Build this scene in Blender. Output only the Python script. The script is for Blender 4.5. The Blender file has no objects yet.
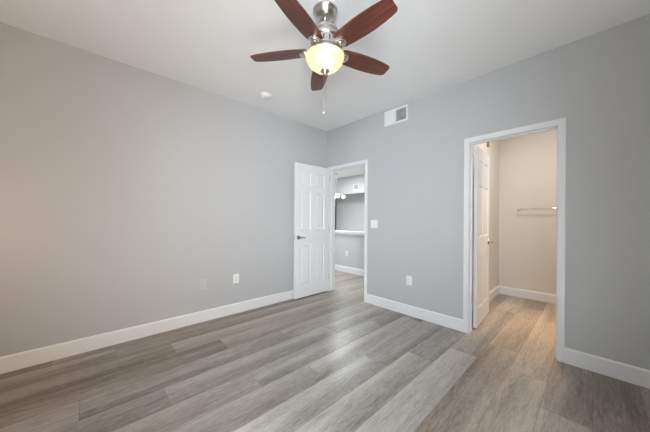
import bpy, bmesh, math, random
from mathutils import Vector, Matrix
random.seed(7)
PI = math.pi
scene = bpy.context.scene
COL = scene.collection
V = Vector

# ------------------------------------------------------------------ camera
YAW, ROLL = 0.8186, 0.0058
CAM = V((3.1704, -2.9966, 1.2183))
fwd = V((-math.sin(YAW), math.cos(YAW), 0)); rgt = V((math.cos(YAW), math.sin(YAW), 0)); up = V((0, 0, 1))
r2 = rgt * math.cos(ROLL) + up * math.sin(ROLL)
u2 = up * math.cos(ROLL) - rgt * math.sin(ROLL)
cd = bpy.data.cameras.new('camera'); cam = bpy.data.objects.new('camera', cd); COL.objects.link(cam)
m3 = Matrix((r2, u2, -fwd)).transposed()
cam.matrix_world = Matrix.Translation(CAM) @ m3.to_4x4()
cd.sensor_width = 36.0; cd.lens = 252.4 * 36 / 650; cd.shift_y = 3.45 / 650; cd.clip_start = 0.05
scene.camera = cam

# ------------------------------------------------------------------ view, world, lights
scene.view_settings.view_transform = 'Standard'; scene.view_settings.look = 'None'
scene.view_settings.gamma = 1.0; scene.view_settings.use_curve_mapping = False
scene.view_settings.exposure = 0.0
w = bpy.data.worlds.new('world'); scene.world = w; w.use_nodes = True
w.node_tree.nodes['Background'].inputs[0].default_value = (0.75, 0.85, 1.0, 1)
w.node_tree.nodes['Background'].inputs[1].default_value = 0.0

def area(name, loc, direction, sx, sy, power, colour, spread=PI):
    l = bpy.data.lights.new(name, 'AREA'); l.shape = 'RECTANGLE'; l.size = sx; l.size_y = sy
    l.energy = power; l.color = colour; l.spread = spread
    o = bpy.data.objects.new(name, l); COL.objects.link(o); o.location = loc
    o.rotation_euler = V(direction).to_track_quat('-Z', 'Y').to_euler()
    return o
def point(name, loc, power, colour, radius=0.03):
    l = bpy.data.lights.new(name, 'POINT'); l.energy = power; l.color = colour; l.shadow_soft_size = radius
    o = bpy.data.objects.new(name, l); COL.objects.link(o); o.location = loc
    return o
WARM = (1.0, 0.70, 0.42)
COOL = (0.84, 0.93, 1.0)
# added fills behind the camera: cool at the corner, warm on left wall
area('corner_fill_up', (3.5, -3.3, 1.7), (-.7, .7, .35), .9, 1.3, 15.2, COOL, 1.5)  # added fill inside the room, no window built here
area('corner_fill_down', (3.5, -3.3, 1.7), (-.7, .7, -.3), .9, 1.3, 28.5, COOL, 1.5)  # the same added fill, tilted down
area('near_wall_cool_fill', (2.2, -3.72, 1.3), (-.7, .3, 0), .7, 1.9, 4.0, COOL, 1.8)  # added fill in front of a solid wall
area('right_floor_bounce_fill', (3.70, -2.3, 2.1), (-.55, -.35, -2.2), .5, .5, 82, COOL, 0.8)  # added beam, its bounce off the unseen floor lifts the ceiling
area('near_floor_bounce_fill', (2.5, -3.68, 2.2), (.15, .75, -2.2), .6, .4, 58, COOL, 0.7)  # second added bounce beam, the near wall has no window
area('left_wall_warm_fill', (3.74, -3.4, 1.3), (-1, 0, 0), .6, 1.9, 12.3, (1.0, 0.62, 0.30), 1.9)  # added warm fill, the wall is closed here
point('rear_left_warm_fill', (0.6, -3.6, 1.2), 2.2, (1.0, 0.78, 0.59), 0.1)  # added warm fill without any fixture
area('dining_ceiling_light', (-1.2, 0.75, 2.70), (0, 0, -1), 0.9, 0.6, 46, (0.92, 0.97, 1.0))
area('kitchen_ceiling_light', (-2.2, 2.5, 2.70), (0, 0, -1), 1.2, 0.8, 50, (0.91, 0.96, 1.0))
area('kitchen_downlight', (-2.6, 1.9, 2.70), (0, 0, -1), 0.8, 0.5, 87, (0.86, 0.94, 1.0), 2.2)
area('bathroom_vanity_light', (3.38, 0.45, 1.7), (-0.45, 0.8, -0.15), 0.6, 0.3, 4.2, (1.0, 0.89, 0.79))
area('bathroom_ceiling_light', (2.75, 1.0, 2.71), (0, 0, -1), 0.3, 0.3, 10.8, (1.0, 0.95, 0.90))
area('bathroom_downlight', (2.75, 0.8, 2.71), (0, 0, -1), 0.2, 0.2, 7, (1.0, 0.66, 0.36), 1.0)

# ------------------------------------------------------------------ node helpers
def mat(name, colour, rough=0.5, metal=0.0, spec=0.5, bump=0.0, bump_scale=200.0, vary=0.0):
    m = bpy.data.materials.new(name); m.use_nodes = True
    nt = m.node_tree; b = nt.nodes['Principled BSDF']
    b.inputs['Base Color'].default_value = (*colour, 1); b.inputs['Roughness'].default_value = rough
    b.inputs['Metallic'].default_value = metal; b.inputs['Specular IOR Level'].default_value = spec
    tc = nt.nodes.new('ShaderNodeTexCoord')
    if vary:
        n = nt.nodes.new('ShaderNodeTexNoise'); n.inputs['Scale'].default_value = 3.0
        nt.links.new(tc.outputs['Object'], n.inputs['Vector'])
        mp = nt.nodes.new('ShaderNodeMapRange'); mp.inputs['To Min'].default_value = 1 - vary; mp.inputs['To Max'].default_value = 1 + vary
        nt.links.new(n.outputs['Fac'], mp.inputs['Value'])
        mx = nt.nodes.new('ShaderNodeVectorMath'); mx.operation = 'SCALE'; mx.inputs[0].default_value = colour
        nt.links.new(mp.outputs['Result'], mx.inputs['Scale']); nt.links.new(mx.outputs['Vector'], b.inputs['Base Color'])
    if bump:
        n = nt.nodes.new('ShaderNodeTexNoise'); n.inputs['Scale'].default_value = bump_scale; n.inputs['Detail'].default_value = 3
        nt.links.new(tc.outputs['Object'], n.inputs['Vector'])
        bp = nt.nodes.new('ShaderNodeBump'); bp.inputs['Strength'].default_value = bump; bp.inputs['Distance'].default_value = 0.002
        nt.links.new(n.outputs['Fac'], bp.inputs['Height']); nt.links.new(bp.outputs['Normal'], b.inputs['Normal'])
    return m
def emit(name, colour, strength):
    m = mat(name, colour); b = m.node_tree.nodes['Principled BSDF']
    b.inputs['Emission Color'].default_value = (*colour, 1); b.inputs['Emission Strength'].default_value = strength
    return m

M = {}
M['wall'] = mat('grey_wall_paint', (0.50, 0.505, 0.515), 0.75, spec=0.3, bump=0.12, bump_scale=160, vary=0.01)
M['hall'] = mat('hall_wall_paint', (0.56, 0.565, 0.57), 0.75, spec=0.3, bump=0.12, bump_scale=160)
M['bath'] = mat('bathroom_wall_paint', (0.72, 0.68, 0.63), 0.7, spec=0.3, bump=0.1, bump_scale=160)
M['ceiling'] = mat('ceiling_paint', (0.89, 0.895, 0.90), 0.85, spec=0.2, bump=0.2, bump_scale=120)
M['trim'] = mat('white_trim_paint', (0.80, 0.80, 0.81), 0.35)
M['ledge'] = mat('ledge_paint', (0.64, 0.645, 0.65), 0.5)
M['door'] = mat('white_door_paint', (0.80, 0.80, 0.82), 0.35)
M['plastic'] = mat('white_plastic', (0.82, 0.82, 0.82), 0.35)
M['dark'] = mat('dark_slot', (0.03, 0.03, 0.03), 0.6)
M['painted'] = mat('painted_over_plate', (0.545, 0.545, 0.55), 0.5)
M['nickel'] = mat('brushed_nickel', (0.62, 0.60, 0.57), 0.28, metal=1.0)
M['satin'] = mat('satin_nickel_lever', (0.40, 0.385, 0.36), 0.35, metal=1.0)
M['chrome'] = mat('chrome', (0.85, 0.85, 0.86), 0.08, metal=1.0)
M['hinge'] = mat('aged_brass', (0.33, 0.22, 0.12), 0.4, metal=0.6)
M['black'] = mat('black_appliance', (0.025, 0.025, 0.028), 0.3)
M['rubber'] = mat('rubber', (0.75, 0.75, 0.73), 0.7)

def wood_floor():
    m = bpy.data.materials.new('vinyl_plank_floor'); m.use_nodes = True
    nt = m.node_tree; N = nt.nodes; L = nt.links; b = N['Principled BSDF']
    geo = N.new('ShaderNodeNewGeometry')
    at = N.new('ShaderNodeAttribute'); at.attribute_name = 'plank'
    sep = N.new('ShaderNodeSeparateColor'); L.new(at.outputs['Color'], sep.inputs['Color'])
    uv = N.new('ShaderNodeUVMap'); uv.uv_map = 'UVMap'
    suv = N.new('ShaderNodeSeparateXYZ'); L.new(uv.outputs['UV'], suv.inputs['Vector'])
    def mth(op, a, c=None, d=None):
        n = N.new('ShaderNodeMath'); n.operation = op
        for i, x in enumerate((a, c, d)):
            if x is None: continue
            if isinstance(x, (int, float)): n.inputs[i].default_value = x
            else: L.new(x, n.inputs[i])
        return n.outputs[0]
    # per plank offset of the grain
    off = N.new('ShaderNodeCombineXYZ')
    L.new(mth('MULTIPLY', sep.outputs['Green'], 37.0), off.inputs['X']); L.new(mth('MULTIPLY', sep.outputs['Blue'], 53.0), off.inputs['Y'])
    add = N.new('ShaderNodeVectorMath'); add.operation = 'ADD'
    L.new(geo.outputs['Position'], add.inputs[0]); L.new(off.outputs['Vector'], add.inputs[1])
    def noise(sx, sy, detail=4, rough=0.55, dist=0.0):
        mp = N.new('ShaderNodeMapping'); mp.inputs['Scale'].default_value = (sx, sy, 1); L.new(add.outputs['Vector'], mp.inputs['Vector'])
        n = N.new('ShaderNodeTexNoise'); n.inputs['Scale'].default_value = 1.0; n.inputs['Detail'].default_value = detail
        n.inputs['Roughness'].default_value = rough; n.inputs['Distortion'].default_value = dist
        L.new(mp.outputs['Vector'], n.inputs['Vector']); return n.outputs['Fac']
    broad = noise(8, 0.7, 3, 0.55, 0.6)
    mid = noise(44, 4.2, 5, 0.65, 1.6)
    fine = noise(240, 20, 4, 0.7, 0.4)
    pore = noise(95, 13, 4, 0.75, 1.2)
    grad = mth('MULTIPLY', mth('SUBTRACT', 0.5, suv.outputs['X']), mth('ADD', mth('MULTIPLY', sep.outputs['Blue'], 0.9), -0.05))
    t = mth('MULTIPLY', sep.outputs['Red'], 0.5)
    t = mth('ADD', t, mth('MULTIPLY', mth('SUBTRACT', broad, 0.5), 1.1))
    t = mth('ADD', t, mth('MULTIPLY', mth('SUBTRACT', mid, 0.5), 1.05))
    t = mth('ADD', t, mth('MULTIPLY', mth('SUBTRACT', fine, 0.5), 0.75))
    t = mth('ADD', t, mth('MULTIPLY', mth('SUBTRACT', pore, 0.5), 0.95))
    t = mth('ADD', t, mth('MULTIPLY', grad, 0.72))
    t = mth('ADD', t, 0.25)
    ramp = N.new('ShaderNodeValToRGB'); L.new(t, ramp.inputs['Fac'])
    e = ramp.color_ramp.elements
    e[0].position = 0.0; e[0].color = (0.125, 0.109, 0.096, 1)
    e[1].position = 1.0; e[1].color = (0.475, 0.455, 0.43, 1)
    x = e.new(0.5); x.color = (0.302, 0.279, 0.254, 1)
    # seams between planks
    ex = mth('MINIMUM', suv.outputs['X'], mth('SUBTRACT', 1.0, suv.outputs['X']))
    ex = mth('MULTIPLY', ex, 0.234)
    ey = mth('MINIMUM', suv.outputs['Y'], mth('SUBTRACT', 1.0, suv.outputs['Y']))
    ey = mth('MULTIPLY', ey, 1.56)
    seam = N.new('ShaderNodeMapRange'); L.new(mth('MINIMUM', ex, ey), seam.inputs['Value'])
    seam.inputs['From Min'].default_value = 0.0005; seam.inputs['From Max'].default_value = 0.0025
    seam.inputs['To Min'].default_value = 0.62; seam.inputs['To Max'].default_value = 1.0
    sc = N.new('ShaderNodeVectorMath'); sc.operation = 'SCALE'
    hue = N.new('ShaderNodeMix'); hue.data_type = 'RGBA'; hue.blend_type = 'MULTIPLY'     # slight random browning, plus warm light painted into outer rows
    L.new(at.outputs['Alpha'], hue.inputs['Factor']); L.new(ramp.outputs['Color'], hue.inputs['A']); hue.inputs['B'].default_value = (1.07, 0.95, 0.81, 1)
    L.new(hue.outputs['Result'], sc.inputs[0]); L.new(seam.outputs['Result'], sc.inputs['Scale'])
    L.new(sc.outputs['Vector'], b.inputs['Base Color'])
    b.inputs['Roughness'].default_value = 0.29
    b.inputs['Specular IOR Level'].default_value = 0.5
    bp = N.new('ShaderNodeBump'); bp.inputs['Strength'].default_value = 0.10; bp.inputs['Distance'].default_value = 0.001
    L.new(fine, bp.inputs['Height']); L.new(bp.outputs['Normal'], b.inputs['Normal'])
    return m
M['floor'] = wood_floor()

def blade_wood():
    m = bpy.data.materials.new('mahogany_blade'); m.use_nodes = True
    nt = m.node_tree; N = nt.nodes; L = nt.links; b = N['Principled BSDF']
    tc = N.new('ShaderNodeTexCoord'); mp = N.new('ShaderNodeMapping'); mp.inputs['Scale'].default_value = (3, 70, 1)
    L.new(tc.outputs['Object'], mp.inputs['Vector'])
    n = N.new('ShaderNodeTexNoise'); n.inputs['Scale'].default_value = 1; n.inputs['Detail'].default_value = 4; n.inputs['Distortion'].default_value = 0.6
    L.new(mp.outputs['Vector'], n.inputs['Vector'])
    r = N.new('ShaderNodeValToRGB'); L.new(n.outputs['Fac'], r.inputs['Fac'])
    r.color_ramp.elements[0].position = 0.3; r.color_ramp.elements[0].color = (0.042, 0.013, 0.010, 1)
    r.color_ramp.elements[1].position = 0.72; r.color_ramp.elements[1].color = (0.17, 0.048, 0.030, 1)
    L.new(r.outputs['Color'], b.inputs['Base Color'])
    b.inputs['Roughness'].default_value = 0.32
    return m
M['blade'] = blade_wood()

def bowl_glass():
    m = bpy.data.materials.new('frosted_amber_glass'); m.use_nodes = True
    nt = m.node_tree; N = nt.nodes; L = nt.links
    b = N['Principled BSDF']; b.inputs['Base Color'].default_value = (0.80, 0.66, 0.48, 1); b.inputs['Roughness'].default_value = 0.25
    tr = N.new('ShaderNodeBsdfTranslucent'); tr.inputs['Color'].default_value = (0.92, 0.74, 0.53, 1)
    mx = N.new('ShaderNodeMixShader'); mx.inputs['Fac'].default_value = 0.62
    L.new(b.outputs['BSDF'], mx.inputs[1]); L.new(tr.outputs['BSDF'], mx.inputs[2])
    rf = N.new('ShaderNodeBsdfRefraction'); rf.inputs['Color'].default_value = (1.0, 0.88, 0.70, 1); rf.inputs['Roughness'].default_value = 0.7; rf.inputs['IOR'].default_value = 1.25
    m2 = N.new('ShaderNodeMixShader'); m2.inputs['Fac'].default_value = 0.25
    L.new(mx.outputs['Shader'], m2.inputs[1]); L.new(rf.outputs['BSDF'], m2.inputs[2])
    L.new(m2.outputs['Shader'], N['Material Output'].inputs['Surface'])
    return m
M['bowl'] = bowl_glass()
M['bulb'] = emit('lit_warm_bulb', (1.0, 0.78, 0.52), 15.0)
M['globe'] = emit('lit_globe_glass', (1.0, 0.97, 0.92), 3.0)

# ------------------------------------------------------------------ mesh helpers
def box(bm, x0, y0, z0, x1, y1, z1):
    v = [bm.verts.new(p) for p in ((x0,y0,z0),(x1,y0,z0),(x1,y1,z0),(x0,y1,z0),(x0,y0,z1),(x1,y0,z1),(x1,y1,z1),(x0,y1,z1))]
    for f in ((3,2,1,0),(4,5,6,7),(0,1,5,4),(1,2,6,5),(2,3,7,6),(3,0,4,7)):
        bm.faces.new([v[i] for i in f])
    return v
def bevelled(bm, w, seg=2):
    bmesh.ops.bevel(bm, geom=list(bm.edges), offset=w, segments=seg, profile=0.7, affect='EDGES', clamp_overlap=True)
def lathe(bm, prof, seg=40, centre=(0, 0, 0), axis='Z', cap=True):
    """prof: list of (radius, height); axis maps height"""
    c = V(centre); rings = []
    for r, h in prof:
        ring = []
        for k in range(seg):
            a = 2 * PI * k / seg
            if axis == 'Z': p = V((r * math.cos(a), r * math.sin(a), h))
            elif axis == 'Y': p = V((r * math.cos(a), h, -r * math.sin(a)))
            else: p = V((h, r * math.cos(a), r * math.sin(a)))
            ring.append(bm.verts.new(c + p))
        rings.append(ring)
    for a, b in zip(rings, rings[1:]):
        for k in range(seg):
            bm.faces.new((a[k], a[(k+1) % seg], b[(k+1) % seg], b[k]))
    if cap:
        bm.faces.new(list(reversed(rings[0]))); bm.faces.new(rings[-1])
    return rings
def tube(bm, pts, r, seg=10):
    pts = [V(p) for p in pts]; rr = r if isinstance(r, (list, tuple)) else [r] * len(pts); rings = []
    prev = None
    for i, p in enumerate(pts):
        t = (pts[min(i+1, len(pts)-1)] - pts[max(i-1, 0)]).normalized()
        if prev is None:
            n = t.orthogonal().normalized()
        else:
            n = (prev - t * prev.dot(t)).normalized()
        prev = n; bq = t.cross(n)
        rings.append([bm.verts.new(p + (n * math.cos(2*PI*k/seg) + bq * math.sin(2*PI*k/seg)) * rr[i]) for k in range(seg)])
    for a, b in zip(rings, rings[1:]):
        for k in range(seg): bm.faces.new((a[k], a[(k+1) % seg], b[(k+1) % seg], b[k]))
    bm.faces.new(list(reversed(rings[0]))); bm.faces.new(rings[-1])
def prism(bm, outline, z0, z1):
    a = [bm.verts.new((x, y, z0)) for x, y in outline]; b = [bm.verts.new((x, y, z1)) for x, y in outline]
    n = len(a); bm.faces.new(list(reversed(a))); bm.faces.new(b)
    for k in range(n): bm.faces.new((a[k], a[(k+1) % n], b[(k+1) % n], b[k]))
def sphere(bm, c, r, seg=20, rings=12, sz=1.0):
    bmesh.ops.create_uvsphere(bm, u_segments=seg, v_segments=rings, radius=r, matrix=Matrix.Translation(c) @ Matrix.Diagonal((1, 1, sz, 1)))
def obj(name, bm, material, parent=None, smooth=False, loc=None):
    bmesh.ops.recalc_face_normals(bm, faces=list(bm.faces))
    me = bpy.data.meshes.new(name); bm.to_mesh(me); bm.free()
    me.materials.append(material)
    o = bpy.data.objects.new(name, me); COL.objects.link(o)
    if smooth:
        me.polygons.foreach_set('use_smooth', [True] * len(me.polygons))
        me.set_sharp_from_angle(angle=math.radians(40))
    if parent: o.parent = parent
    if loc: o.location = loc
    return o
def struct(name, bm, material, parent=None, label=None, smooth=False):
    o = obj(name, bm, material, parent, smooth)
    if not parent: o['kind'] = 'structure'
    if label: o['label'] = label
    return o
def thing(name, label, cat, loc=(0, 0, 0), group=None):
    o = bpy.data.objects.new(name, None); COL.objects.link(o); o.location = loc; o.empty_display_size = 0.05
    o['label'] = label; o['category'] = cat
    if group: o['group'] = group
    return o
def B(*boxes):
    bm = bmesh.new()
    for b in boxes: box(bm, *b)
    return bm

# ------------------------------------------------------------------ the setting
H = 2.74
XR, YN = 3.80, -3.75          # right and near bedroom walls
# floor: planks, each a quad with its own tone
def make_floor():
    bm = bmesh.new()
    uvl = bm.loops.layers.uv.new('UVMap'); cl = bm.loops.layers.float_color.new('plank')
    seams = {-1: -3.215, 0: -2.81, 1: -2.41, 2: -2.03, 3: -1.475, 4: -2.60, 5: -2.065, 6: -1.66, 7: -1.18, 8: -0.832, 9: -0.47, 10: -0.10, 11: -0.47, 12: -0.84, 13: -1.2}
    PW, PL = 0.234, 1.56
    for r in range(-22, 16):
        x0, x1 = 0.123 + r * PW, 0.123 + (r + 1) * PW
        s = seams.get(r, -1.0 - 0.41 * r)
        y = s - PL * math.ceil((s - (-3.9)) / PL)
        k = 0
        while y < 4.5:
            rr = random.Random(r * 101 + round((y - s) / PL) * 7 + 3)
            col = (rr.random(), rr.random(), rr.random(), 0.55 + 0.25 * rr.random() if r >= 10 or r <= 2 else 0.15 * rr.random())  # outer rows tinted browner to imitate warm light spill
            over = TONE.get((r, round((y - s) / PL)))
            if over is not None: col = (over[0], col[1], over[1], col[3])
            vs = [bm.verts.new(p) for p in ((x0, y, 0), (x1, y, 0), (x1, y + PL, 0), (x0, y + PL, 0))]
            f = bm.faces.new(vs)
            for lp, uvv in zip(f.loops, ((0, 0), (1, 0), (1, 1), (0, 1))):
                lp[uvl].uv = uvv; lp[cl] = col
            y += PL
    return bm
# tone of a plank in view: key (row from the left wall, 0 = the plank that starts at the seam)
# values: tone, strength of the light-to-dark drift across the plank (negative: dark to light)
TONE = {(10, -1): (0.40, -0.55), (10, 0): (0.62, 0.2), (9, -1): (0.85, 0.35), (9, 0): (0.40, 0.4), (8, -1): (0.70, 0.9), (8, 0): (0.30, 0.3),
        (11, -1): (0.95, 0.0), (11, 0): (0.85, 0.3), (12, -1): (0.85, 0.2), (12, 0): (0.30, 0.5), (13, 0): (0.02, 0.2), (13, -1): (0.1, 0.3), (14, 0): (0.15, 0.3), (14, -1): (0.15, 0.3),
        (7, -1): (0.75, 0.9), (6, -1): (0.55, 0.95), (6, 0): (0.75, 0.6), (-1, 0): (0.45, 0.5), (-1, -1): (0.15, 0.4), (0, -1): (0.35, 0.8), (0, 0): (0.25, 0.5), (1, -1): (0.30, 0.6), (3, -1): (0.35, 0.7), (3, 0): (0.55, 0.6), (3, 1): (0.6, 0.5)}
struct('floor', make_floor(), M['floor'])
struct('ceiling', B((-5.0, YN - 0.12, H, XR + 0.12, 4.5, H + 0.1)), M['ceiling'])
struct('wall_left', B((-0.12, YN - 0.12, 0, 0, 0.0, H)), M['wall'])
D1, D2, DH = (0.085, 0.832), (2.245, 2.948), 2.055       # the two openings
struct('wall_right', B((-0.12, 0, 0, D1[0] - 0.012, 0.12, H), (D1[0] - 0.012, 0, DH + 0.012, D1[1] + 0.012, 0.12, H), (D1[1] + 0.012, 0, 0, D2[0] - 0.012, 0.12, H),
                       (D2[0] - 0.012, 0, DH + 0.012, D2[1] + 0.012, 0.12, H), (D2[1] + 0.012, 0, 0, XR + 0.12, 0.12, H)), M['wall'])
# the unseen walls behind the camera; the window opening is unlit, the fills stand inside the room
W1 = (-2.72, -0.80, 0.92, 2.28)
struct('wall_back', B((XR, YN, 0, XR + 0.12, W1[0], H), (XR, W1[1], 0, XR + 0.12, 0, H), (XR, W1[0], 0, XR + 0.12, W1[1], W1[2]), (XR, W1[0], W1[3], XR + 0.12, W1[1], H)), M['wall'])
struct('wall_near', B((0, YN - 0.12, 0, XR + 0.12, YN, H)), M['wall'])
# rooms beyond the two doorways
BX0, BX1, BY = 2.076, 3.62, 2.015
struct('wall_bathroom_left', B((1.956, 0.12, 0, BX0, BY + 0.12, H)), M['bath'])
struct('wall_bathroom_back', B((BX0, BY, 0, BX1 + 0.12, BY + 0.12, H)), M['bath'])
struct('wall_bathroom_right', B((BX1, 0.12, 0, BX1 + 0.12, BY, H)), M['bath'])
struct('wall_half', B((-4.2, 1.35, 0, 1.956, 1.47, 0.885)), M['hall'])
struct('trim_ledge', B((-4.25, 1.315, 0.885, 1.956, 1.60, 0.945)), M['ledge'])
struct('wall_soffit', B((-4.88, 3.70, 2.13, 1.956, 4.30, H)), M['hall'])
struct('wall_far', B((-4.88, 4.30, 0, 1.956, 4.42, H)), M['hall'])
struct('wall_kitchen_right', B((1.956, BY + 0.12, 0, 2.076, 4.42, H)), M['hall'])
struct('wall_hall_left', B((-5.0, 0.0, 0, -4.88, 4.42, H)), M['hall'])
struct('wall_hall_near', B((-4.88, 0.0, 0, -0.12, 0.12, H)), M['hall'])

# baseboards: a profile with a small rounded top
def board(bm, a, b, n, h=0.13, t=0.015):
    a, b, n = V((*a, 0)), V((*b, 0)), V((*n, 0))
    prof = [(0, 0), (t, 0), (t, h - 0.012), (t * 0.55, h - 0.002), (t * 0.3, h), (0, h)]
    ra = [bm.verts.new(a + n * d + V((0, 0, z))) for d, z in prof]; rb = [bm.verts.new(b + n * d + V((0, 0, z))) for d, z in prof]
    for k in range(len(prof)):
        j = (k + 1) % len(prof); bm.faces.new((ra[k], ra[j], rb[j], rb[k]))
    bm.faces.new(ra); bm.faces.new(list(reversed(rb)))
def boards(name, segs):
    bm = bmesh.new()
    for s in segs: board(bm, *s)
    struct(name, bm, M['trim'])
CW = 0.057
boards('baseboard_left', [((0, YN), (0, 0), (1, 0))])
boards('baseboard_right', [((D1[1] + CW - 0.006, 0), (D2[0] - CW + 0.006, 0), (0, -1)), ((D2[1] + CW - 0.006, 0), (XR, 0), (0, -1))])
boards('baseboard_half_wall', [((-4.2, 1.35), (1.956, 1.35), (0, -1))])
boards('baseboard_bathroom', [((BX0, 0.12), (BX0, BY), (1, 0)), ((BX0, BY), (BX1, BY), (0, -1))])

# door frames: stepped casing on the room side, jambs lining the wall, a stop
def frame(name, x0, x1, stop_y):
    bm = bmesh.new()
    c = CW - 0.006
    for off0, off1, t in ((0.004, c, 0.011), (0.018, c - 0.006, 0.015)):
        for y in (-1,):
            box(bm, x0 - off1, -t, 0, x0 - off0, 0, DH + off1)
            box(bm, x1 + off0, -t, 0, x1 + off1, 0, DH + off1)
            box(bm, x0 - off0, -t, DH + off0, x1 + off0, 0, DH + off1)
    struct(name, bm, M['trim'])
    o = bpy.data.objects[name]
    j = bmesh.new()
    box(j, x0 - 0.012, 0, 0, x0, 0.12, DH); box(j, x1, 0, 0, x1 + 0.012, 0.12, DH); box(j, x0 - 0.012, 0, DH, x1 + 0.012, 0.12, DH + 0.012)
    s0, s1 = stop_y
    box(j, x0, s0, 0, x0 + 0.011, s1, DH); box(j, x1 - 0.011, s0, 0, x1, s1, DH); box(j, x0 + 0.011, s0, DH - 0.011, x1 - 0.011, s1, DH)
    obj('jamb', j, M['trim'], o)
    k = bmesh.new()          # casing on the far side of the wall
    box(k, x0 - c, 0.12, 0, x0 - 0.004, 0.133, DH + c); box(k, x1 + 0.004, 0.12, 0, x1 + c, 0.133, DH + c); box(k, x0 - 0.004, 0.12, DH + 0.004, x1 + 0.004, 0.133, DH + c)
    obj('casing', k, M['trim'], o)
    return o
f1 = frame('trim_1', D1[0], D1[1], (0.042, 0.075))
f2 = frame('trim_2', D2[0], D2[1], (0.045, 0.078))

# six-panel leaf; hinge edge on the local Z axis, leaf along +X, thickness 0..-T in Y
def leaf_bm(Wd, Hh, T=0.035):
    bm = bmesh.new()
    st, ms = 0.15 * Wd, 0.14 * Wd
    pw = (Wd - 2 * st - ms) / 2
    xs = [0, st, st + pw, st + pw + ms, Wd - st, Wd]
    zs = [0.0, 0.10 * Hh, 0.395 * Hh, 0.50 * Hh, 0.79 * Hh, 0.84 * Hh, 0.935 * Hh, Hh]
    for side, y in ((1, 0.0), (-1, -T)):
        grid = [[bm.verts.new((x, y, z)) for z in zs] for x in xs]
        for i in range(5):
            for k in range(7):
                q = [grid[i][k], grid[i+1][k], grid[i+1][k+1], grid[i][k+1]]
                if i in (1, 3) and k in (1, 3, 5):
                    x0, x1, z0, z1 = xs[i], xs[i+1], zs[k], zs[k+1]
                    prev = q
                    for ins, d in ((0.010, 0.009), (0.018, 0.009), (0.040, 0.002)):
                        yy = y - side * d
                        nq = [bm.verts.new(p) for p in ((x0+ins, yy, z0+ins), (x1-ins, yy, z0+ins), (x1-ins, yy, z1-ins), (x0+ins, yy, z1-ins))]
                        for a in range(4): bm.faces.new((prev[a], prev[(a+1) % 4], nq[(a+1) % 4], nq[a]))
                        prev = nq
                    bm.faces.new(prev)
                else:
                    bm.faces.new(q)
        if side == 1: front = grid
        else: back = grid
    for k in range(7):
        bm.faces.new((front[0][k], front[0][k+1], back[0][k+1], back[0][k])); bm.faces.new((front[5][k], front[5][k+1], back[5][k+1], back[5][k]))
    for i in range(5):
        bm.faces.new((front[i][0], front[i+1][0], back[i+1][0], back[i][0])); bm.faces.new((front[i][7], front[i+1][7], back[i+1][7], back[i][7]))
    return bm
def door(name, Wd, Hh, hinge, angle, handle_z, label, face):
    o = obj(name, leaf_bm(Wd, Hh), M['door']); o['kind'] = 'structure'; o['label'] = label
    o.location = (*hinge, 0.012); o.rotation_euler = (0, 0, angle)
    hx, hz = Wd - 0.062, handle_z - 0.012
    T = 0.035
    for side, y0 in ((1, 0.0), (-1, -T)):          # a lever on each face
        bm = bmesh.new()
        pr = [(0.033, 0), (0.033, 0.004), (0.028, 0.011), (0.013, 0.014), (0.011, 0.03), (0.011, 0.05), (0.004, 0.053)]
        lathe(bm, [(r, y0 + side * h) for r, h in pr], 24, (hx, 0, hz), 'Y')
        yy = y0 + side * 0.042
        tube(bm, [(hx, yy, hz), (hx - 0.03, yy, hz + 0.002), (hx - 0.07, yy, hz + 0.003), (hx - 0.11, yy - side * 0.008, hz - 0.004), (hx - 0.118, yy - side * 0.009, hz - 0.006)], [0.010, 0.009, 0.008, 0.007, 0.004], 12)
        obj('door_handle', bm, M['satin'], o, True)
    obj('latch_plate', B((Wd - 0.0005, -T * 0.82, hz - 0.029, Wd + 0.0015, -T * 0.18, hz + 0.029)), M['nickel'], o)
    for z in (0.25, Hh / 2, Hh - 0.17):
        bm = bmesh.new()
        yk = 0.004 * face if face > 0 else -T - 0.004
        lathe(bm, [(0.0055, z - 0.046), (0.0065, z - 0.045), (0.0065, z + 0.045), (0.0055, z + 0.046)], 14, (-0.005, yk, 0))
        box(bm, -0.0018, -T * 0.9, z - 0.044, 0.0, -0.002, z + 0.044)
        obj('hinge', bm, M['nickel'] if name == 'door_1' else M['trim'], o, True)
    return o
# bedroom door, open 90 degrees in front of the left wall: panel face towards +X
door('door_1', 0.703, 2.068, (0.086, -0.022), -PI / 2, 0.94, 'white six-panel bedroom door standing open against left wall', 1)
# bathroom door opened into the bathroom
door('door_2', 0.672, 2.035, (2.240, 0.165), PI / 2 + math.radians(4.2), 0.94, 'white six-panel door standing open inside the warm-lit bathroom', -1)
bm = bmesh.new(); box(bm, 2.385, 0.082, 2.0, 2.40, 0.118, 2.055); bevelled(bm, 0.002)
obj('door_catch', bm, M['hinge'], f2)
obj('hinge_leaf', B((D2[0], 0.082, 1.87, D2[0] + 0.002, 0.118, 1.96)), M['hinge'], f2)

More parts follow.
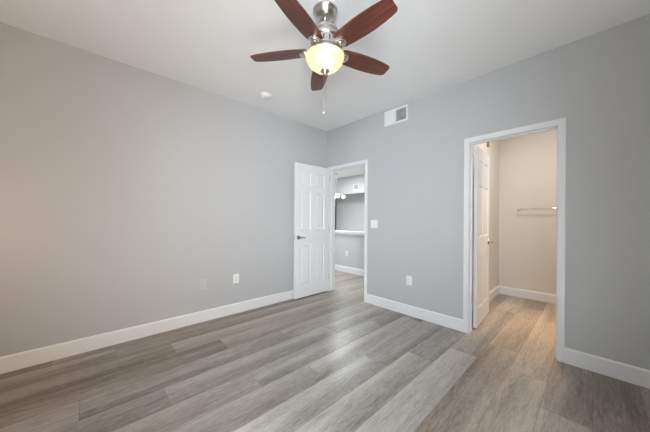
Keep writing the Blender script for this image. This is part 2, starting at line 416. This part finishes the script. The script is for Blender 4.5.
# ------------------------------------------------------------------ ceiling fan
FC = V((1.823, -1.745, 0))
fan = thing('ceiling_fan', 'five-blade ceiling fan with dark red wood blades and lit amber glass bowl', 'ceiling fan', (FC.x, FC.y, H))
def fz(z): return z - H
bm = bmesh.new()
lathe(bm, [(0.089, fz(2.74)), (0.090, fz(2.728)), (0.084, fz(2.722)), (0.080, fz(2.716)), (0.076, fz(2.700)), (0.062, fz(2.684)), (0.040, fz(2.675)), (0.022, fz(2.672))], 48)
obj('canopy', bm, M['nickel'], fan, True)
bm = bmesh.new(); lathe(bm, [(0.020, fz(2.676)), (0.021, fz(2.655)), (0.013, fz(2.652)), (0.013, fz(2.60))], 24)
obj('downrod', bm, M['nickel'], fan, True)
bm = bmesh.new(); lathe(bm, [(0.030, fz(2.62)), (0.070, fz(2.606)), (0.094, fz(2.590)), (0.099, fz(2.578)), (0.099, fz(2.566)), (0.090, fz(2.562)), (0.090, fz(2.555)),
                             (0.104, fz(2.551)), (0.112, fz(2.540)), (0.112, fz(2.520)), (0.106, fz(2.512)), (0.100, fz(2.508)), (0.100, fz(2.462)), (0.106, fz(2.458)), (0.106, fz(2.448)), (0.060, fz(2.442))], 56)
mh = obj('motor_housing', bm, M['nickel'], fan, True)
for k in range(15):
    a = 2 * PI * k / 15; c, s_ = math.cos(a), math.sin(a)
    bm = bmesh.new(); box(bm, 0.0995, -0.004, fz(2.468), 0.1012, 0.004, fz(2.502))
    obj('vent_slot', bm, M['dark'], mh).rotation_euler = (0, 0, a)
bm = bmesh.new(); lathe(bm, [(0.045, fz(2.445)), (0.075, fz(2.440)), (0.128, fz(2.425)), (0.139, fz(2.416)), (0.1425, fz(2.407)), (0.1405, fz(2.401))], 56, cap=False)
obj('lamp_fitter', bm, M['nickel'], fan, True)
# glass bowl, open at the top, with wall thickness
bm = bmesh.new()
outer = [(0.138, 2.408), (0.140, 2.399), (0.137, 2.384), (0.127, 2.362), (0.110, 2.340), (0.086, 2.320), (0.055, 2.305), (0.012, 2.298)]
lathe(bm, [(r, fz(z)) for r, z in outer], 56, cap=False)
bowl = obj('lamp_shade', bm, M['bowl'], fan, True)
bowl['label'] = 'lit amber glass bowl'
bm = bmesh.new(); lathe(bm, [(0.030, fz(2.308)), (0.036, fz(2.302)), (0.035, fz(2.297)), (0.027, fz(2.291)), (0.024, fz(2.284)), (0.013, fz(2.279)), (0.010, fz(2.272)), (0.004, fz(2.267))], 28)
obj('finial', bm, M['nickel'], fan, True)
for k in range(2):          # two frosted bulbs inside the bowl
    a = YAW + math.radians(62) + PI * k; c_, s_ = math.cos(a), math.sin(a)
    bm = bmesh.new(); sphere(bm, (0.040 * c_, 0.040 * s_, fz(2.378)), 0.030, 20, 12)
    lathe(bm, [(0.013, fz(2.398)), (0.013, fz(2.428))], 16, (0.040 * c_, 0.040 * s_, 0))
    obj('bulb', bm, M['bulb'], fan, True)
# blades
def blade_outline():
    w = [(0.128, 0.046), (0.134, 0.056), (0.150, 0.062), (0.22, 0.068), (0.31, 0.0725), (0.39, 0.0715), (0.47, 0.0650), (0.52, 0.058), (0.550, 0.0515), (0.562, 0.044), (0.567, 0.034)]
    up_ = [(x, h) for x, h in w]; dn = [(x - 0.0, -h) for x, h in reversed(w)]
    return up_ + dn
def iron_outline():
    pts = [(0.075, 0.026), (0.095, 0.026), (0.112, 0.032)]
    cx, r = 0.148, 0.045
    for k in range(13):
        a = math.radians(125 - k * 250 / 12); pts.append((cx + r * math.cos(a), r * math.sin(a)))
    return pts + [(0.112, -0.032), (0.095, -0.026), (0.075, -0.026)]
for k in range(5):
    ang = math.radians(1.0 + 72 * k)
    bm = bmesh.new(); prism(bm, blade_outline(), -0.003, 0.003); bevelled(bm, 0.0012, 1)
    bl = obj('blade', bm, M['blade'], fan, True, (0, 0, fz(2.447)))
    bl.rotation_euler = (Matrix.Rotation(ang, 3, 'Z') @ Matrix.Rotation(math.radians(-11), 3, 'X')).to_euler()
    bm = bmesh.new(); prism(bm, iron_outline(), -0.016, -0.0035); bevelled(bm, 0.003, 2)
    lathe(bm, [(0.033, -0.0155), (0.031, -0.021), (0.022, -0.025), (0.018, -0.024), (0.014, -0.029), (0.003, -0.030)], 24, (0.148, 0, 0))
    obj('blade_bracket', bm, M['nickel'], bl, True)
# pull chains
def chain(off, z1, fob):
    bm = bmesh.new()
    z = 2.268
    while z > z1:
        sphere(bm, (off[0], off[1], fz(z)), 0.0016, 6, 4); z -= 0.0042
    tube(bm, [(off[0], off[1], fz(2.27)), (off[0], off[1], fz(z1))], 0.0007, 6)
    c = obj('pull_chain', bm, M['nickel'], fan, True)
    bm = bmesh.new(); lathe(bm, [(0.002, fz(z1)), (0.005, fz(z1 - 0.006)), (0.0062, fz(z1 - 0.016)), (0.004, fz(z1 - 0.026)), (0.002, fz(z1 - 0.028))], 14, (off[0], off[1], 0))
    obj('chain_fob', bm, M['nickel'] if fob else M['hinge'], c, True)
chain((-0.0075 * 0.68, -0.0075 * 0.73), 2.015, True)
chain((0.0075 * 0.68, 0.0075 * 0.73), 2.115, False)

# ------------------------------------------------------------------ ceiling and wall fittings
sd = thing('smoke_detector', 'white round smoke detector on the ceiling beyond the fan', 'smoke detector', (0.411, -1.417, H))
bm = bmesh.new(); lathe(bm, [(0.068, 0), (0.068, -0.010), (0.066, -0.012)], 36); obj('base', bm, M['plastic'], sd, True)
bm = bmesh.new(); lathe(bm, [(0.062, -0.012), (0.060, -0.026), (0.052, -0.034), (0.020, -0.037), (0.002, -0.037)], 36); obj('cover', bm, M['plastic'], sd, True)

vent = thing('air_vent', 'white two-way air vent high on the grey wall above the doorways', 'air vent', (1.347, 0, 2.607))
hw, hh = 0.175, 0.101
bm = B((-hw, -0.009, -hh, hw, 0, -hh + 0.024), (-hw, -0.009, hh - 0.024, hw, 0, hh), (-hw, -0.009, -hh + 0.024, -hw + 0.026, 0, hh - 0.024), (hw - 0.026, -0.009, -hh + 0.024, hw, 0, hh - 0.024), (-0.006, -0.009, -hh + 0.024, 0.006, 0, hh - 0.024))
obj('frame', bm, M['plastic'], vent)
obj('backing', B((-hw + 0.02, -0.0012, -hh + 0.02, hw - 0.02, -0.0002, hh - 0.02)), M['dark'], vent)
for sgn in (-1, 1):
    bm = bmesh.new()
    n = 11
    for k in range(n):
        x = sgn * (0.012 + 0.132 * (k + 0.5) / n)
        dx = 0.0055
        a = bm.verts.new((x - sgn * dx, -0.0015, -hh + 0.022)); b = bm.verts.new((x + sgn * dx, -0.0095, -hh + 0.022))
        c = bm.verts.new((x + sgn * dx, -0.0095, hh - 0.022)); d = bm.verts.new((x - sgn * dx, -0.0015, hh - 0.022))
        bm.faces.new((a, b, c, d))
    lo = obj('louver_bank', bm, M['plastic'], vent)
    so = lo.modifiers.new('thick', 'SOLIDIFY'); so.thickness = 0.001; so.offset = 0
bm = bmesh.new(); tube(bm, [(hw - 0.013, -0.009, 0.0), (hw - 0.013, -0.024, 0.004), (hw - 0.013, -0.028, 0.012)], 0.003, 8); obj('damper_lever', bm, M['plastic'], vent)

def plate_root(name, label, cat, loc, rot, w_, h_, material, group=None):
    t = thing(name, label, cat, loc, group); t.rotation_euler = (0, 0, rot)      # local -Y faces the room
    bm = B((-w_/2, -0.006, -h_/2, w_/2, 0, h_/2)); bevelled(bm, 0.0025)
    obj('wall_plate', bm, material, t, True)
    return t
def outlet(label, loc, rot, w_=0.076, h_=0.118):
    t = plate_root('power_outlet', label, 'power outlet', loc, rot, w_, h_, M['plastic'])
    for z in (-0.0205, 0.0205):
        pts = []
        for k in range(24):
            a = 2 * PI * k / 24; pts.append((max(-0.0165, min(0.0165, 0.0185 * math.cos(a))), 0.0145 * math.sin(a)))
        bm = bmesh.new()
        a_ = [bm.verts.new((x, -0.006, zz + z)) for x, zz in pts]; b_ = [bm.verts.new((x, -0.0085, zz + z)) for x, zz in pts]
        bm.faces.new(a_); bm.faces.new(b_)
        for k in range(24): bm.faces.new((a_[k], a_[(k+1) % 24], b_[(k+1) % 24], b_[k]))
        s = obj('socket', bm, M['plastic'], t)
        obj('slots', B((-0.0075, -0.0088, z - 0.001, -0.0052, -0.0086, z + 0.008), (0.0050, -0.0088, z, 0.0072, -0.0086, z + 0.0075), (-0.0022, -0.0088, z - 0.0095, 0.0022, -0.0086, z - 0.005)), M['dark'], s)
    bm = bmesh.new(); lathe(bm, [(0.003, -0.006), (0.003, -0.0072), (0.0015, -0.0076)], 12, (0, 0, 0), 'Y'); obj('screw', bm, M['plastic'], t)
    return t
LEFT = PI / 2           # local -Y -> +X
outlet('white power outlet low on the right wall between the two doorways', (1.550, 0, 0.443), 0)
outlet('white power outlet low on the left wall beside open white door', (0, -1.602, 0.447), LEFT)
outlet('white power outlet below the ledge beyond the bedroom doorway', (-0.726, 1.35, 0.437), 0)
jack = plate_root('cable_jack', 'small grey painted-over jack plate left of the white outlet on left wall', 'wall jack', (0, -2.003, 0.441), LEFT, 0.073, 0.118, M['painted'])
bm = bmesh.new(); lathe(bm, [(0.009, -0.006), (0.009, -0.008), (0.005, -0.0085), (0.005, -0.013), (0.002, -0.013)], 18, (0, 0, 0), 'Y'); obj('socket', bm, M['painted'], jack, True)
for z in (-0.042, 0.042):
    bm = bmesh.new(); lathe(bm, [(0.003, -0.006), (0.003, -0.0073), (0.0015, -0.0077)], 12, (0, 0, z), 'Y'); obj('screw', bm, M['painted'], jack)
sw = plate_root('light_switch', 'white double light switch on wall right of the bedroom doorway', 'light switch', (1.006, 0, 1.158), 0, 0.118, 0.118, M['plastic'])
for x in (-0.023, 0.023):
    bm = bmesh.new()
    v = box(bm, x - 0.0165, -0.0065, -0.033, x + 0.0165, -0.005, 0.033)
    for q in (0, 1): v[q].co.y = -0.0105
    bevelled(bm, 0.0008, 1); obj('rocker', bm, M['plastic'], sw)
# spring door stop on the left baseboard
ds = thing('door_stop', 'small white-tipped spring door stop on baseboard behind open door', 'door stop', (0.015, -0.722, 0.066))
bm = bmesh.new(); lathe(bm, [(0.011, 0), (0.011, 0.004), (0.006, 0.008)], 16, (0, 0, 0), 'X'); obj('base', bm, M['nickel'], ds, True)
bm = bmesh.new(); tube(bm, [(0.006 + 0.024 * k / 60, 0.0045 * math.cos(k * 0.9), 0.0045 * math.sin(k * 0.9)) for k in range(61)], 0.0011, 6); obj('spring', bm, M['nickel'], ds, True)
bm = bmesh.new(); lathe(bm, [(0.006, 0.029), (0.0065, 0.0325), (0.005, 0.0345)], 16, (0, 0, 0), 'X'); obj('tip', bm, M['rubber'], ds, True)

# bathroom towel bar
tb = thing('towel_bar', 'chrome towel bar on the cream bathroom back wall', 'towel bar', (2.66, BY, 1.40))
for x in (-0.31, 0.31):
    bm = bmesh.new(); lathe(bm, [(0.026, 0), (0.026, -0.006), (0.016, -0.014), (0.011, -0.03), (0.011, -0.06), (0.015, -0.064), (0.015, -0.082), (0.004, -0.085)], 24, (x, 0, 0), 'Y')
    obj('bracket', bm, M['nickel'], tb, True)
bm = bmesh.new(); lathe(bm, [(0.0095, -0.31), (0.0095, 0.31)], 18, (0, -0.072, 0), 'X'); obj('rail', bm, M['chrome'], tb, True)

# ------------------------------------------------------------------ things in the room beyond the bedroom door
hv = thing('air_vent', 'tiny square vent on the wall band seen through the bedroom doorway', 'air vent', (-2.437, 3.70, 2.34))
bm = B((-0.12, -0.008, -0.10, 0.12, 0, -0.075), (-0.12, -0.008, 0.075, 0.12, 0, 0.10), (-0.12, -0.008, -0.075, -0.095, 0, 0.075), (0.095, -0.008, -0.075, 0.12, 0, 0.075)); obj('frame', bm, M['plastic'], hv)
obj('backing', B((-0.095, -0.002, -0.075, 0.095, 0, 0.075)), M['dark'], hv)
bm = bmesh.new()
for k in range(9):
    z = -0.066 + k * 0.0165
    box(bm, -0.095, -0.0075, z - 0.003, 0.095, -0.003, z + 0.004)
obj('louver_bank', bm, M['plastic'], hv)

CH = V((-2.70, 3.0, H))
ch = thing('chandelier', 'chandelier with lit white glass globes hanging beyond the bedroom doorway', 'chandelier', CH)
bm = bmesh.new(); lathe(bm, [(0.065, 0), (0.065, -0.012), (0.045, -0.028), (0.012, -0.034)], 28); obj('canopy', bm, M['nickel'], ch, True)
bm = bmesh.new(); lathe(bm, [(0.004, -0.03), (0.004, -0.64), (0.03, -0.65), (0.035, -0.70), (0.012, -0.73), (0.004, -0.74)], 18); obj('stem', bm, M['nickel'], ch, True)
for k in range(4):
    a = YAW + math.radians(12 + 90 * k); c, s = math.cos(a), math.sin(a)
    bm = bmesh.new(); tube(bm, [(0.02*c, 0.02*s, -0.68), (0.13*c, 0.13*s, -0.70), (0.21*c, 0.21*s, -0.665), (0.245*c, 0.245*s, -0.66), (0.25*c, 0.25*s, -0.70)], 0.007, 10); am = obj('arm', bm, M['nickel'], ch, True)
    bm = bmesh.new(); sphere(bm, (0.25*c, 0.25*s, -0.765), 0.062); obj('globe', bm, M['globe'], am, True)

fr = thing('refrigerator', 'tall black refrigerator edge seen past the bedroom door jamb', 'refrigerator', (-4.28, 3.90, 0))
bm = B((-0.35, -0.30, 0.03, 0.35, 0.36, 1.95)); bevelled(bm, 0.01); obj('body', bm, M['black'], fr)
bm = B((-0.35, -0.365, 0.06, 0.35, -0.305, 1.30)); bevelled(bm, 0.012); d_ = obj('door', bm, M['black'], fr)
bm = B((-0.35, -0.365, 1.33, 0.35, -0.305, 1.94)); bevelled(bm, 0.012); d2_ = obj('freezer_door', bm, M['black'], fr)
bm = bmesh.new(); tube(bm, [(0.28, -0.365, 0.7), (0.28, -0.40, 0.72), (0.28, -0.40, 1.23), (0.28, -0.365, 1.25)], 0.010, 10); obj('handle', bm, M['nickel'], d_, True)
bm = bmesh.new(); tube(bm, [(0.28, -0.365, 1.40), (0.28, -0.40, 1.42), (0.28, -0.40, 1.73), (0.28, -0.365, 1.75)], 0.010, 10); obj('handle', bm, M['nickel'], d2_, True)
for x in (-0.3, 0.3):
    bm = bmesh.new(); lathe(bm, [(0.02, 0), (0.02, 0.035)], 14, (x, 0.0, 0)); obj('foot', bm, M['dark'], fr)
